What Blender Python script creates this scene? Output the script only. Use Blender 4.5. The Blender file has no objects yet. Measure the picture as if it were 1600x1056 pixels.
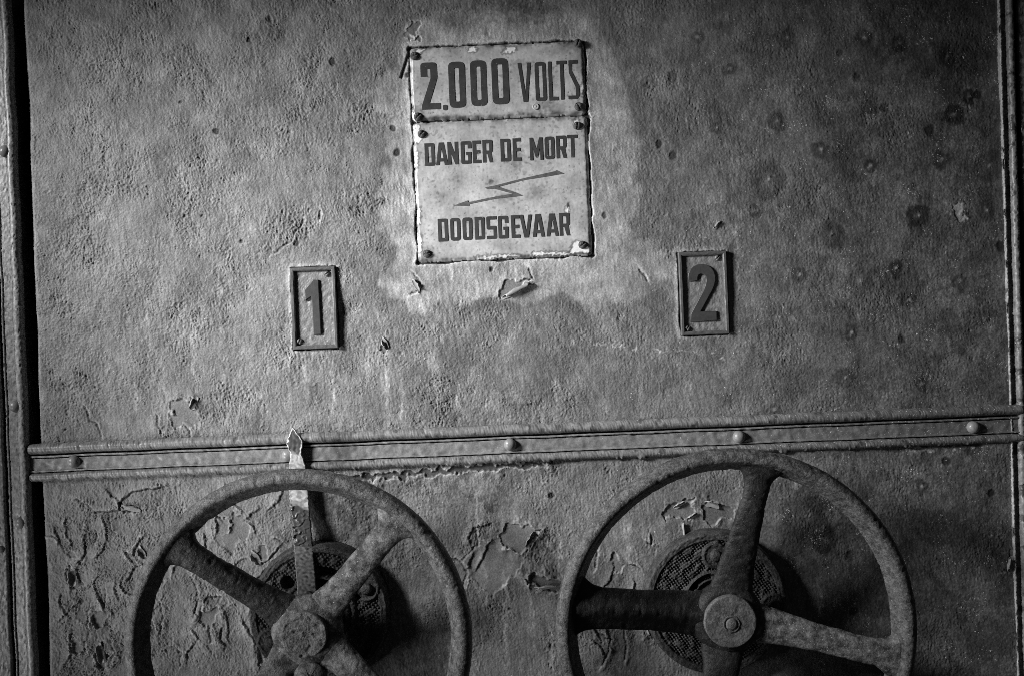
import bpy, bmesh, math, random
import numpy as np
from mathutils import noise as mnoise
from mathutils import Vector

# ------------------------------------------------------------------ camera, world, lamps, exposure
S = bpy.context.scene
COL = S.collection
MM = 0.001
CAM_D = 1400.0                       # camera distance from the panel, mm
ROLL = math.radians(2.3)             # the photographer held the camera a little crooked
CR, SR = math.cos(ROLL), math.sin(ROLL)

cam_d = bpy.data.cameras.new('camera'); cam = bpy.data.objects.new('camera', cam_d); COL.objects.link(cam)
cam_d.sensor_width = 36.0
cam_d.lens = 36.0 * CAM_D / 1600.0
cam_d.clip_start = 0.05; cam_d.clip_end = 50
cam.location = (0, -CAM_D * MM, 0)
cam.rotation_mode = 'XYZ'
cam.rotation_euler = (math.radians(90), ROLL, 0)
S.camera = cam

w = bpy.data.worlds.new('World'); S.world = w; w.use_nodes = True
w.node_tree.nodes['Background'].inputs[0].default_value = (1, 1, 1, 1)
w.node_tree.nodes['Background'].inputs[1].default_value = 0.017

def lamp(name, kind, loc, target, power, **kw):
    d = bpy.data.lights.new(name, kind); o = bpy.data.objects.new(name, d); COL.objects.link(o)
    o.location = loc
    o.rotation_euler = (Vector(target) - Vector(loc)).to_track_quat('-Z', 'Y').to_euler()
    d.energy = power
    for k, v in kw.items(): setattr(d, k, v)
    return o
lamp('lamp', 'SPOT', (-1.75, -0.98, 0.66), (0.03, 0, -0.03), 410, spot_size=0.62, spot_blend=1.0, shadow_soft_size=0.26)
lamp('lamp', 'SPOT', (-1.25, -0.60, -0.60), (-0.20, 0, -0.21), 44, spot_size=0.86, spot_blend=1.0, shadow_soft_size=0.22)

S.view_settings.view_transform = 'Standard'
S.view_settings.look = 'None'
S.view_settings.exposure = 0.0
S.view_settings.gamma = 1.0
S.view_settings.use_curve_mapping = False
S.render.engine = 'CYCLES'
S.cycles.max_bounces = 5
S.cycles.use_denoising = False
S.cycles.pixel_filter_type = 'BLACKMAN_HARRIS'
S.cycles.filter_width = 0.85

random.seed(7)

# ------------------------------------------------------------------ helpers
def uv(px, py, h=0.0):
    """point of the photograph (pixel) at height h (mm) in front of the panel -> panel x, z in mm"""
    k = (CAM_D - h) / CAM_D
    a = (px - 800.0) * k; b = (528.0 - py) * k
    return a * CR + b * SR, -a * SR + b * CR
def pix(x, z):
    return 800.0 + x * CR - z * SR, 528.0 - (x * SR + z * CR)

def link(name, me, mat=None, parent=None):
    o = bpy.data.objects.new(name, me); COL.objects.link(o)
    if mat is not None: me.materials.append(mat)
    if parent is not None: o.parent = parent
    return o
def empty(name, loc=(0, 0, 0)):
    o = bpy.data.objects.new(name, None); COL.objects.link(o); o.location = [v * MM for v in loc]
    o.empty_display_size = 0.02
    return o
def tag(o, label, cat, group=None):
    o['label'] = label; o['category'] = cat
    if group: o['group'] = group
    return o

def grid_mesh(name, X, Y, Z, attrs=None, wrap_u=False, wrap_v=False, flip=False):
    """X,Y,Z 2D arrays (mm) -> quad sheet with smooth shading and float attributes"""
    n, m = X.shape
    me = bpy.data.meshes.new(name)
    co = np.stack([X, Y, Z], -1).reshape(-1, 3).astype(np.float32) * MM
    idx = np.arange(n * m).reshape(n, m)
    if wrap_u: idx = np.vstack([idx, idx[:1]])
    if wrap_v: idx = np.hstack([idx, idx[:, :1]])
    q = np.stack([idx[:-1, :-1], idx[:-1, 1:], idx[1:, 1:], idx[1:, :-1]], -1).reshape(-1, 4)
    if flip: q = q[:, ::-1]
    nf = len(q)
    me.vertices.add(n * m); me.vertices.foreach_set('co', co.ravel())
    me.loops.add(nf * 4); me.loops.foreach_set('vertex_index', q.ravel().astype(np.int32))
    me.polygons.add(nf); me.polygons.foreach_set('loop_start', (np.arange(nf) * 4).astype(np.int32))
    me.polygons.foreach_set('use_smooth', np.ones(nf, bool))
    me.update(calc_edges=True)
    for k, v in (attrs or {}).items():
        a = me.attributes.new(k, 'FLOAT', 'POINT'); a.data.foreach_set('value', v.astype(np.float32).ravel())
    return me

def band(shape, step, wl, seed, width=0.45, ang=0.0, stretch=1.0):
    """band limited noise, unit deviation; wl = wavelength in mm; stretch elongates it along ang"""
    rng = np.random.default_rng(seed)
    n, m = shape
    f = np.fft.rfft2(rng.standard_normal(shape))
    kz = np.fft.fftfreq(n, step)[:, None]; kx = np.fft.rfftfreq(m, step)[None, :]
    ca, sa = math.cos(ang), math.sin(ang)
    k1 = (kx * ca + kz * sa) * stretch; k2 = -kx * sa + kz * ca
    k = np.sqrt(k1 * k1 + k2 * k2) + 1e-9
    f *= np.exp(-(np.log(k * wl) / width) ** 2)
    r = np.fft.irfft2(f, s=shape)
    return r / (r.std() + 1e-12)
def sstep(a, b, x):
    t = np.clip((x - a) / (b - a), 0, 1); return t * t * (3 - 2 * t)
def gauss(d, s): return np.exp(-(d / s) ** 2)

def poly_sd(px, py, pts, pad=40):
    """signed distance (negative inside) to a polygon, evaluated in its neighbourhood, elsewhere +999"""
    pts = np.array(pts, float)
    out = np.full(px.shape, 999.0)
    sel = (px > pts[:, 0].min() - pad) & (px < pts[:, 0].max() + pad) & (py > pts[:, 1].min() - pad) & (py < pts[:, 1].max() + pad)
    x, y = px[sel], py[sel]
    if x.size == 0: return out
    d = np.full(x.shape, 1e18); ins = np.zeros(x.shape, bool)
    for i in range(len(pts)):
        ax, ay = pts[i]; bx, by = pts[(i + 1) % len(pts)]
        ex, ey = bx - ax, by - ay
        t = np.clip(((x - ax) * ex + (y - ay) * ey) / (ex * ex + ey * ey + 1e-9), 0, 1)
        d = np.minimum(d, (x - ax - t * ex) ** 2 + (y - ay - t * ey) ** 2)
        c = ((ay > y) != (by > y)) & (x < ex * (y - ay) / (by - ay + 1e-12) + ax)
        ins ^= c
    d = np.sqrt(d); d[ins] *= -1
    out[sel] = d
    return out
def line_sd(px, py, pts, pad=30):
    """(distance, side) to an open polyline; elsewhere 999"""
    pts = np.array(pts, float)
    D = np.full(px.shape, 999.0); SI = np.zeros(px.shape)
    sel = (px > pts[:, 0].min() - pad) & (px < pts[:, 0].max() + pad) & (py > pts[:, 1].min() - pad) & (py < pts[:, 1].max() + pad)
    x, y = px[sel], py[sel]
    if x.size == 0: return D, SI
    d = np.full(x.shape, 1e9); si = np.zeros(x.shape)
    for (ax, ay), (bx, by) in zip(pts[:-1], pts[1:]):
        ex, ey = bx - ax, by - ay; L = math.hypot(ex, ey)
        t = np.clip(((x - ax) * ex + (y - ay) * ey) / (L * L), 0, 1)
        dd = np.hypot(x - ax - t * ex, y - ay - t * ey)
        cr = ((x - ax) * ey - (y - ay) * ex) / L
        u = dd < d
        d[u] = dd[u]; si[u] = np.sign(cr[u])
    D[sel] = d; SI[sel] = si
    return D, SI
def jag(pts, amp, n, seed):
    """densify a polyline / polygon with a jagged offset"""
    r = random.Random(seed); out = []
    for (ax, ay), (bx, by) in zip(pts[:-1], pts[1:]):
        for k in range(n):
            t = k / n
            o = 0 if k == 0 else amp
            out.append((ax + (bx - ax) * t + r.uniform(-o, o), ay + (by - ay) * t + r.uniform(-o, o)))
    out.append(pts[-1])
    return out

# ------------------------------------------------------------------ materials (black and white place: neutral greys)
def nodes(name):
    m = bpy.data.materials.new(name); m.use_nodes = True
    nt = m.node_tree; b = nt.nodes['Principled BSDF']
    return m, nt, b
def nd(nt, kind, **kw):
    n = nt.nodes.new(kind)
    for k, v in kw.items(): setattr(n, k, v)
    return n
def noise(nt, co, scale, detail=4, rough=0.6):
    n = nd(nt, 'ShaderNodeTexNoise'); n.inputs['Scale'].default_value = scale
    n.inputs['Detail'].default_value = detail; n.inputs['Roughness'].default_value = rough
    nt.links.new(co, n.inputs['Vector']); return n.outputs[0]
def maprange(nt, v, a, b, c, d):
    n = nd(nt, 'ShaderNodeMapRange'); n.inputs[1].default_value = a; n.inputs[2].default_value = b
    n.inputs[3].default_value = c; n.inputs[4].default_value = d; nt.links.new(v, n.inputs[0]); return n.outputs[0]
def mth(nt, op, a, b=None, clamp=False):
    n = nd(nt, 'ShaderNodeMath', operation=op, use_clamp=clamp)
    for i, v in enumerate((a, b)):
        if v is None: continue
        if isinstance(v, (int, float)): n.inputs[i].default_value = v
        else: nt.links.new(v, n.inputs[i])
    return n.outputs[0]
def mix(nt, f, a, b):
    n = nd(nt, 'ShaderNodeMix')                   # float mix
    for i, v in ((0, f), (2, a), (3, b)):
        if isinstance(v, (int, float)): n.inputs[i].default_value = v
        else: nt.links.new(v, n.inputs[i])
    return n.outputs[0]
def attr(nt, name):
    n = nd(nt, 'ShaderNodeAttribute', attribute_name=name); return n.outputs['Fac']
def grey(nt, v, sock):
    n = nd(nt, 'ShaderNodeCombineColor')
    for i in range(3): nt.links.new(v, n.inputs[i])
    nt.links.new(n.outputs[0], sock)
def bump(nt, b, h, strength, dist, prev=None):
    n = nd(nt, 'ShaderNodeBump'); n.inputs['Strength'].default_value = strength; n.inputs['Distance'].default_value = dist
    nt.links.new(h, n.inputs['Height'])
    if prev is not None: nt.links.new(prev, n.inputs['Normal'])
    nt.links.new(n.outputs[0], b.inputs['Normal']); return n.outputs[0]
def objco(nt): return nd(nt, 'ShaderNodeTexCoord').outputs['Object']

def mat_paint(name, rough=0.5, bs=1.0):
    """old oil paint on sheet steel: tone attribute = paint colour and dirt, speck attribute = density of pale specks"""
    m, nt, b = nodes(name); co = objco(nt)
    t = attr(nt, 'tone'); sp = attr(nt, 'speck')
    n1 = noise(nt, co, 60, 9, 0.78); n2 = noise(nt, co, 360, 4, 0.7); n3 = noise(nt, co, 260, 2, 0.5)
    t = mth(nt, 'MULTIPLY', t, maprange(nt, n1, 0.3, 0.7, 0.76, 1.22))
    t = mth(nt, 'MULTIPLY', t, maprange(nt, n2, 0.3, 0.7, 0.72, 1.25))
    thr = mth(nt, 'SUBTRACT', 0.80, mth(nt, 'MULTIPLY', sp, 0.17))
    n4 = noise(nt, co, 560, 1, 0.5)
    s = mth(nt, 'MULTIPLY', mth(nt, 'SUBTRACT', mth(nt, 'MAXIMUM', n3, mth(nt, 'SUBTRACT', n4, 0.015)), thr), 22.0, True)
    t = mix(nt, s, t, 0.62)
    grey(nt, t, b.inputs['Base Color'])
    grey_r = maprange(nt, n1, 0.3, 0.7, rough - 0.08, rough + 0.16)
    nt.links.new(grey_r, b.inputs['Roughness'])
    p = bump(nt, b, noise(nt, co, 330, 5, 0.68), 0.6 * bs, 0.0009)
    bump(nt, b, noise(nt, co, 900, 2, 0.6), 0.4 * bs, 0.0004, p)
    return m
def mat_iron(name, dark, light, thr, scale=45, rough=0.6, bscale=420, bst=0.8, grain=0.5):
    """cast iron: dark worn paint with paler rust crust"""
    m, nt, b = nodes(name); co = objco(nt)
    n1 = noise(nt, co, scale, 8, 0.72); n2 = noise(nt, co, 300, 4, 0.7)
    f = maprange(nt, n1, thr - 0.12, thr + 0.12, 0, 1)
    t = mix(nt, f, dark, light)
    t = mth(nt, 'MULTIPLY', t, maprange(nt, n2, 0.3, 0.7, 1 - grain, 1 + grain))
    fl = maprange(nt, noise(nt, co, 420, 3, 0.65), 0.66, 0.70, 0, 1)
    t = mix(nt, fl, t, light * 2.6)
    grey(nt, t, b.inputs['Base Color'])
    b.inputs['Roughness'].default_value = rough; b.inputs['Specular IOR Level'].default_value = 0.28
    p = bump(nt, b, noise(nt, co, bscale, 5, 0.7), bst, 0.0016)
    bump(nt, b, n1, 0.6, 0.004, p)
    return m
def mat_enamel(name):
    m, nt, b = nodes(name); co = objco(nt)
    t = attr(nt, 'tone')
    n1 = noise(nt, co, 28, 6, 0.65); n2 = noise(nt, co, 380, 3, 0.6)
    t = mth(nt, 'MULTIPLY', t, maprange(nt, n1, 0.3, 0.7, 0.80, 1.1))
    t = mth(nt, 'MULTIPLY', t, maprange(nt, n2, 0.3, 0.7, 0.9, 1.08))
    grey(nt, t, b.inputs['Base Color'])
    b.inputs['Roughness'].default_value = 0.38
    bump(nt, b, noise(nt, co, 200, 4, 0.6), 0.25, 0.0006)
    return m
def mat_flat(name, v, rough=0.5, var=0.35, scale=150, bst=0.3):
    m, nt, b = nodes(name); co = objco(nt)
    n1 = noise(nt, co, scale, 5, 0.65)
    grey(nt, maprange(nt, n1, 0.3, 0.7, v * (1 - var), v * (1 + var)), b.inputs['Base Color'])
    b.inputs['Roughness'].default_value = rough
    bump(nt, b, noise(nt, co, 500, 3, 0.6), bst, 0.0006)
    return m

M_PAINT = mat_paint('old panel paint', 0.54, 1.1)
M_TRIM = mat_paint('old trim paint', 0.36, 0.35)
M_ENAMEL = mat_enamel('weathered enamel')
def mat_letter(name, v):
    m, nt, b = nodes(name); co = objco(nt)
    n1 = noise(nt, co, 120, 5, 0.65); n2 = noise(nt, co, 230, 4, 0.7)
    t = maprange(nt, n1, 0.3, 0.7, v * 0.75, v * 1.35)
    f = maprange(nt, n2, 0.66, 0.70, 0, 1)
    grey(nt, mix(nt, f, t, 0.26), b.inputs['Base Color'])
    b.inputs['Roughness'].default_value = 0.42
    return m
M_LETTER = mat_letter('dark enamel lettering', 0.048)
M_ARROW = mat_flat('faded enamel arrow', 0.11, 0.45, 0.4, 160, 0.15)
M_SCREW = mat_iron('rusty screw', 0.05, 0.12, 0.5, 150, 0.55)
M_RIVET = mat_flat('painted rivet', 0.22, 0.34, 0.3, 120, 0.3)
M_PLATE = mat_flat('painted number plate', 0.2, 0.42, 0.3, 120, 0.35)
M_NUM = mat_flat('dark raised numeral', 0.06, 0.38, 0.2, 120, 0.25)
M_FRAME = mat_flat('dark plate border', 0.10, 0.4, 0.35, 150, 0.3)
M_RIM = mat_iron('rusty wheel rim', 0.032, 0.125, 0.47, 85, 0.42, 240, 1.0, 0.6)
M_SPOKE = mat_iron('black cast spoke', 0.016, 0.05, 0.58, 60, 0.45, 200, 0.8, 0.35)
M_SPOKE_RUST = mat_iron('rust crusted spoke', 0.022, 0.17, 0.52, 62, 0.55, 240, 1.0, 0.5)
M_CAP = mat_iron('hub cap', 0.05, 0.12, 0.5, 110, 0.5, 420, 0.7)
M_CAP2 = mat_iron('smooth hub cap', 0.07, 0.13, 0.45, 60, 0.45, 420, 0.4)
M_FLANGE = mat_iron('cast flange', 0.03, 0.085, 0.52, 90, 0.55, 500, 0.5)
M_STRAP = mat_enamel('pointer paint')
M_FLAKE = mat_flat('curled paint', 0.3, 0.45, 0.25, 100, 0.3)

# ------------------------------------------------------------------ the panel sheets
STEP = 1.1
XL = -742.0
def x_right(z): return 776.5 + 6.2 * z / 528.0 - 3.0
SIGNS = [(-142, 344.5, 130, 457.5), (-141.5, 124, 130, 341)]        # x0 z0 x1 z1, mm on the panel
NUMS = [(-341, -4.5, -271, 122.5), (264, -7, 338.5, 122)]
def box_sd(x, z, r):
    cx, cz = (r[0] + r[2]) / 2, (r[1] + r[3]) / 2
    dx = np.abs(x - cx) - (r[2] - r[0]) / 2; dz = np.abs(z - cz) - (r[3] - r[1]) / 2
    return np.hypot(np.maximum(dx, 0), np.maximum(dz, 0)) + np.minimum(np.maximum(dx, dz), 0)

PATCHES = [   # places where the top coat has come away: (outline in photo pixels, depth, tone factor)
    ([(268, 625), (298, 622), (306, 640), (311, 662), (300, 666), (293, 672), (284, 664), (272, 668), (266, 648)], 1.6, 0.95),
    ([(780, 468), (783, 447), (800, 434), (832, 438), (800, 458)], 1.0, 1.0),
    ([(642, 30), (655, 38), (650, 52), (640, 66), (636, 50)], 1.2, 0.8),
    ([(648, 58), (654, 54), (656, 66), (642, 68)], 1.0, 0.9),
    ([(338, 812), (352, 806), (358, 820), (352, 842), (362, 852), (352, 862), (341, 850), (334, 836)], 1.5, 0.85),
    ([(362, 800), (382, 806), (388, 830), (380, 850), (372, 838), (366, 868), (352, 858), (346, 840), (360, 826)], 1.5, 0.8),
    ([(306, 940), (318, 936), (321, 954), (333, 950), (346, 956), (334, 970), (331, 990), (337, 1003), (326, 1006), (322, 978), (306, 974)], 1.7, 0.85),
    ([(248, 896), (262, 880), (268, 890), (262, 902), (252, 912)], 1.0, 0.8),
    ([(697, 874), (721, 874), (733, 860), (746, 851), (779, 839), (793, 860), (810, 860), (819, 876), (800, 900), (770, 930), (735, 900), (719, 925), (707, 905)], 1.2, 0.82),
    ([(790, 819), (831, 819), (846, 829), (826, 846), (824, 858), (808, 858), (793, 858), (779, 838)], 1.6, 0.9),
    ([(1033, 798), (1045, 786), (1062, 784), (1068, 776), (1086, 778), (1083, 796), (1088, 802), (1078, 814), (1066, 806), (1050, 806), (1040, 812)], 1.8, 0.85),
    ([(1094, 786), (1112, 782), (1126, 790), (1148, 792), (1146, 808), (1128, 810), (1112, 822), (1098, 812)], 1.4, 0.72),
    ([(819, 905), (835, 898), (852, 896), (854, 908), (876, 904), (876, 920), (851, 924), (842, 918)], 2.4, 0.6),
    ([(100, 905), (108, 880), (118, 898), (128, 914), (112, 920)], 3.0, 0.5),
    ([(144, 968), (152, 952), (164, 956), (158, 976), (150, 986)], 2.0, 0.6),
    ([(148, 1022), (160, 1004), (170, 1024), (162, 1044), (150, 1040)], 2.6, 0.5),
    ([(118, 960), (128, 944), (134, 956), (124, 972)], 1.4, 0.7),
    ([(112, 1000), (120, 996), (128, 1012), (116, 1024)], 1.4, 0.7),
    ([(134, 1030), (142, 1022), (146, 1044), (138, 1050)], 1.8, 0.6),
    ([(185, 795), (205, 790), (224, 799), (214, 803), (196, 801)], 2.2, 0.6),
    ([(100, 868), (112, 858), (126, 872), (110, 876)], 1.4, 0.75),
    ([(236, 772), (252, 764), (248, 776)], 1.2, 0.8),
    ([(1000, 968), (1012, 972), (1020, 996), (1008, 992)], 2.0, 0.5),
    ([(955, 862), (966, 868), (972, 888), (964, 896), (958, 880)], 1.2, 0.9),
    ([(398, 860), (414, 850), (420, 866), (408, 880)], 2.0, 0.4),
    ([(400, 1010), (414, 1024), (406, 1046)], 2.0, 0.4),
    ([(515, 748), (560, 741), (640, 737), (690, 731), (760, 724), (852, 721), (856, 727), (770, 733), (700, 741), (640, 744), (560, 750)], 2.2, 0.3),  # torn paint under the rail, with the gap's shade in its tone
    ([(1410, 702), (1440, 698), (1490, 699), (1500, 704), (1450, 706)], 1.2, 1.5),
    ([(1484, 318), (1500, 322), (1510, 348), (1488, 342)], 0.6, 1.6),
    ([(596, 545), (604, 530), (608, 546), (602, 552)], 1.6, 0.5),
]
CRACKS = [    # open cracks: lifted lip on the left of the drawing direction
    [(130, 636), (142, 658), (150, 664), (158, 682)],
    [(476, 342), (470, 352), (456, 376), (440, 388), (428, 396)],
    [(500, 330), (501, 344)],
    [(246, 650), (245, 664), (252, 676)], [(286, 664), (296, 674), (297, 690)],
    [(646, 428), (657, 444), (650, 456), (640, 460)],
    [(1000, 420), (1012, 440)], [(826, 420), (834, 434), (826, 440)],
    [(120, 780), (136, 788), (150, 800), (170, 798), (186, 796), (192, 780)],
    [(192, 778), (215, 766), (240, 764), (252, 760)],
    [(122, 880), (134, 862), (131, 842)], [(150, 870), (160, 862), (163, 850)],
    [(165, 920), (166, 950), (170, 965)], [(140, 940), (134, 965), (138, 985), (132, 1020)],
    [(172, 1000), (178, 1020), (170, 1040)], [(112, 940), (104, 962)], [(240, 970), (242, 990)],
    [(150, 830), (148, 848)], [(170, 800), (172, 826), (180, 834)], [(128, 816), (126, 832)],
    [(196, 860), (210, 866), (214, 850), (222, 840)], [(200, 905), (208, 890), (216, 884)],
    [(300, 900), (310, 925), (306, 955)], [(250, 940), (255, 965), (252, 990)],
    [(745, 828), (747, 851), (733, 861), (722, 874), (698, 873)],
    [(720, 876), (730, 896), (719, 926)], [(846, 829), (826, 845), (824, 862)],
    [(940, 990), (954, 1000), (950, 1022), (941, 1038)], [(975, 985), (980, 1005), (977, 1030)],
    [(985, 880), (1000, 890)], [(1010, 845), (1018, 850), (1016, 838)],
    [(1020, 905), (1008, 935), (1012, 970)], [(935, 862), (930, 885)],
    [(410, 880), (424, 868), (436, 856)], [(400, 905), (424, 880), (440, 868)],
    [(1580, 860), (1584, 880), (1576, 892), (1566, 892)],
    [(430, 840), (440, 845)], [(330, 930), (345, 932)], [(268, 1010), (285, 1020), (280, 1040)],
]
SPOTS = [     # dirt rings, fly spots, two painted shadow blots: x, y, radius, strength
    (1215, 190, 14, .55), (1280, 235, 15, .55), (1030, 225, 6, .8), (1052, 243, 7, .7), (1435, 338, 20, .7), (1490, 180, 17, .75),
    (1515, 152, 10, .7), (1530, 148, 8, .7), (1200, 282, 26, .45), (1565, 385, 9, .97), (1384, 168, 8, .6), (1453, 205, 9, .7),
    (1404, 70, 12, .6), (1340, 122, 7, .5), (1313, 82, 6, .5), (1140, 108, 11, .5), (1052, 120, 9, .4), (1300, 365, 18, .4),
    (390, 63, 4, .9), (420, 30, 5, .7), (520, 97, 5, .95), (338, 205, 5, .95), (464, 381, 5, .9), (614, 200, 5, .8), (620, 238, 5, .95),
    (288, 337, 2, .9), (316, 337, 2, .9), (376, 377, 3, .8), (282, 160, 3, .8), (636, 118, 4, .9), (768, 420, 4, .8),
    (101, 671, 2.5, .9), (1290, 845, 20, .6), (1335, 955, 8, .8), (1330, 870, 8, .5), (1480, 720, 8, .7), (1550, 770, 7, .8), (1440, 760, 10, .5),
    (862, 774, 5, .95), (1410, 530, 8, .6), (1440, 600, 10, .5), (1210, 640, 10, .4), (945, 338, 5, .7), (860, 1010, 3, .8), (796, 950, 3, .8),
    (1255, 806, 34, .45), (1280, 770, 30, .4), (1090, 420, 12, .3),  # first two paint in the right wheel's shadow
    (1180, 330, 11, .5), (1250, 430, 13, .5), (1400, 420, 12, .55), (1470, 250, 12, .6), (1360, 260, 10, .6), (1120, 200, 10, .45), (1420, 470, 14, .5), (1500, 440, 12, .5), (1540, 330, 14, .5), (1350, 60, 14, .5), (1480, 90, 16, .5), (1090, 60, 10, .4), (1330, 520, 11, .5), (1230, 60, 12, .4), (1520, 700, 14, .5), (1320, 590, 16, .4), (1546, 260, 26, .4), (1345, 440, 22, .35), (1240, 500, 20, .3),
]
STREAKS = [
    (230, 470, 570, 3, .3), (300, 500, 610, 4, .3), (425, 460, 530, 3, .25), (520, 570, 650, 4, .35), (562, 600, 662, 3, .35), (627, 600, 662, 4, .35), (140, 480, 570, 3, .25), (212, 590, 660, 4, .3),
    (450, 560, 650, 3, .3), (715, 590, 650, 5, .3), (870, 590, 640, 4, .2), (330, 300, 400, 3, .2), (270, 330, 420, 3, .2), (530, 420, 500, 4, .25), (575, 540, 600, 3, .3), (660, 480, 540, 4, .2),
    (860, 960, 1050, 3, .35), (830, 930, 1000, 4, .3), (700, 960, 1050, 3, .3), (1350, 640, 700, 5, .3), (1000, 580, 640, 4, .3), (1075, 590, 640, 3, .3),   # pale run marks and one painted lit patch: x, y0, y1, width, strength
    (168, 540, 640, 4, .25), (255, 560, 640, 5, .2), (340, 440, 620, 4, .2), (388, 600, 655, 5, .25), (412, 610, 660, 5, .3), (477, 560, 630, 4, .3),
    (602, 550, 665, 4, .4), (680, 545, 640, 7, .4), (672, 555, 585, 12, .3), (790, 520, 600, 9, .25), (806, 600, 625, 10, .3), (746, 760, 900, 5, .35), (787, 890, 1056, 4, .4),
    (757, 880, 960, 3, .3), (795, 850, 900, 5, .3), (876, 845, 905, 3, .4), (640, 820, 960, 4, .25), (1100, 815, 850, 3, .2), (980, 815, 880, 5, .35),
    (1280, 900, 970, 4, .5), (1150, 350, 460, 6, .3), (760, 770, 790, 14, .3), (560, 480, 520, 14, .3), (540, 410, 460, 12, .25), (1240, 720, 735, 28, .6), (960, 560, 590, 20, .2),  # the widest entry is a lit patch by the right wheel, painted pale
]

def build_panel(name, z0, z1, seed, upper, parent):
    nz = int((z1 - z0) / STEP) + 1; nx = int((x_right(0) - XL) / STEP) + 1
    sh = (nz, nx)
    zz = np.linspace(z0, z1, nz)[:, None]; tt = np.linspace(0, 1, nx)[None, :]
    X = XL + tt * (x_right(zz) - XL); Z = zz + 0 * tt
    PX, PY = pix(X, Z)
    B = lambda wl, k, **kw: band(sh, STEP, wl, seed + k, **kw)
    wpx = 3.5 * B(26, 90) + 1.6 * B(9, 91); wpy = 3.5 * B(26, 92) + 1.6 * B(9, 93)      # wander of edges
    # ---------------- relief
    big = 1.2 * B(260, 1) + 0.5 * B(80, 2)
    left = 1 - sstep(520, 1150, PX)
    # blistered brush coats: long lumps leaning a little off the vertical
    b1 = B(15, 3, ang=math.radians(100), stretch=1.9, width=0.5)
    b2 = B(8, 4, ang=math.radians(112), stretch=1.6, width=0.45)
    sgn = lambda v, p: np.sign(v) * np.abs(v) ** p
    b3 = B(30, 5, ang=math.radians(95), stretch=1.6)
    b4 = sgn(B(4.6, 6, width=0.8), 1.25)
    b5 = B(3.3, 37, width=0.5)
    coarse = -0.26 * np.abs(b1) ** 0.8 - 0.36 * np.abs(b2) ** 0.8 + 0.14 * b3 - 0.15 * np.abs(b4) ** 0.8 + 0.06 * b5
    fine = -0.20 * np.abs(b2) ** 0.8 - 0.13 * np.abs(b4) ** 0.8 + 0.03 * b5 + 0.06 * b1
    patchy = np.clip(0.75 + 0.4 * B(170, 7), 0.25, 1.5)
    halo_poly = [(612, 78), (634, 46), (690, 30), (780, 24), (870, 22), (940, 44), (976, 84), (984, 160), (982, 280), (1000, 350), (1062, 432), (1002, 466), (930, 484), (850, 466),
                 (782, 471), (722, 468), (662, 482), (622, 470), (596, 452), (612, 400), (588, 330), (602, 250), (594, 160)]
    hd = poly_sd(PX + 9 * B(120, 94) + 3.0 * B(30, 95), PY + 7 * B(120, 96) + 2.5 * B(30, 97), halo_poly, 60)
    soft = 8 + 10 * (1 - sstep(60, 300, PY)) + 10 * sstep(930, 990, PX)
    halo = 1 - sstep(-1, 1, hd / soft)
    halo = halo * (1 + 0.10 * B(6, 98, ang=math.radians(90), stretch=6) * (1 - halo) * 4)
    halo = np.clip(halo, 0, 1.05)
    smooth = 1 - 0.55 * halo
    sgn = lambda v, p: np.sign(v) * np.abs(v) ** p
    mask_b = np.clip(sstep(-1.1, 1.3, B(120, 30) + 0.7 * B(45, 31)), 0.12, 1)
    f2 = 1.0 * B(19, 32, ang=math.radians(100), stretch=1.9) + 0.45 * B(9, 33) + 0.2 * B(5, 34)
    t2 = np.mod(f2 * 0.85 + 0.3, 1.0)
    m2 = sstep(-0.5, 0.9, B(36, 35) + 0.5 * B(14, 36)) * (0.25 + 0.75 * left)
    coarse = coarse * (0.25 + 0.95 * mask_b)
    ridge = (t2 ** 6) * 1.4 * m2 * (0.4 + 0.6 * mask_b)
    H = big + ridge * smooth + (coarse * (0.35 + 0.65 * left) * patchy + fine * (0.7 + 0.5 * patchy)) * smooth
    # grains of dirt in the paint
    g = B(6.5, 8, width=0.3); H += 0.5 * np.clip(g - 1.7, 0, 1.2) * (1 - 0.4 * halo)
    tone = np.full(sh, 0.18)
    tone *= 1 + 0.08 * np.clip(B(110, 9), -2, 2) + 0.05 * B(35, 10) + 0.09 * B(5, 76, ang=math.radians(92), stretch=6) + 0.08 * B(10, 77, ang=math.radians(92), stretch=5)
    tone *= 1 + 0.78 * halo * (1 + 0.2 * np.clip(B(50, 11), -1.5, 1.5))
    tone *= 1 - 0.16 * sstep(-2, 4, hd) * (1 - sstep(4, 40, hd))
    # soot and grime, mottled, mostly on the right hand side, with light falloff painted in
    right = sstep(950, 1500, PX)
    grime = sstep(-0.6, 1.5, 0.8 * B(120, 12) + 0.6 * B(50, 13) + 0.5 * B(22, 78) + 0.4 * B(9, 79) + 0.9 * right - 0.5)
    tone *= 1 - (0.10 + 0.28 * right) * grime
    tone *= 1 - 0.36 * right  # lamp falloff painted into the tone, along with soot
    speck = 0.15 + 0.5 * sstep(-0.3, 1.2, B(70, 14)) * sstep(850, 1250, PX) + 0.25 * sstep(0.8, 1.6, B(60, 15))  # pale specks; on the right partly glints painted in
    speck = speck * (1 - 0.5 * halo)
    # light blooms
    tone *= 1 + 0.16 * sstep(0.7, 1.8, B(48, 16))
    fl_region = np.zeros(sh)
    if not upper:
        fl_region = (1 - sstep(225, 300, PX)) * sstep(76, 110, PX) * sstep(765, 800, PY)
        fl_region = np.maximum(fl_region, 0.7 * gauss(np.hypot((PX - 330) / 1.0, PY - 930), 110))
        fl_region = np.maximum(fl_region, 0.35 * gauss(np.hypot((PX - 980) / 1.0, PY - 960), 90))
    else:
        fl_region = 0.10 * (1 - sstep(120, 620, PX)) * sstep(250, 640, PY)
    # curling scales: slow rise towards an edge, then a sharp drop
    f = 0.9 * B(30, 20) + 0.42 * B(15, 21) + 0.2 * B(7, 22)
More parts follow.
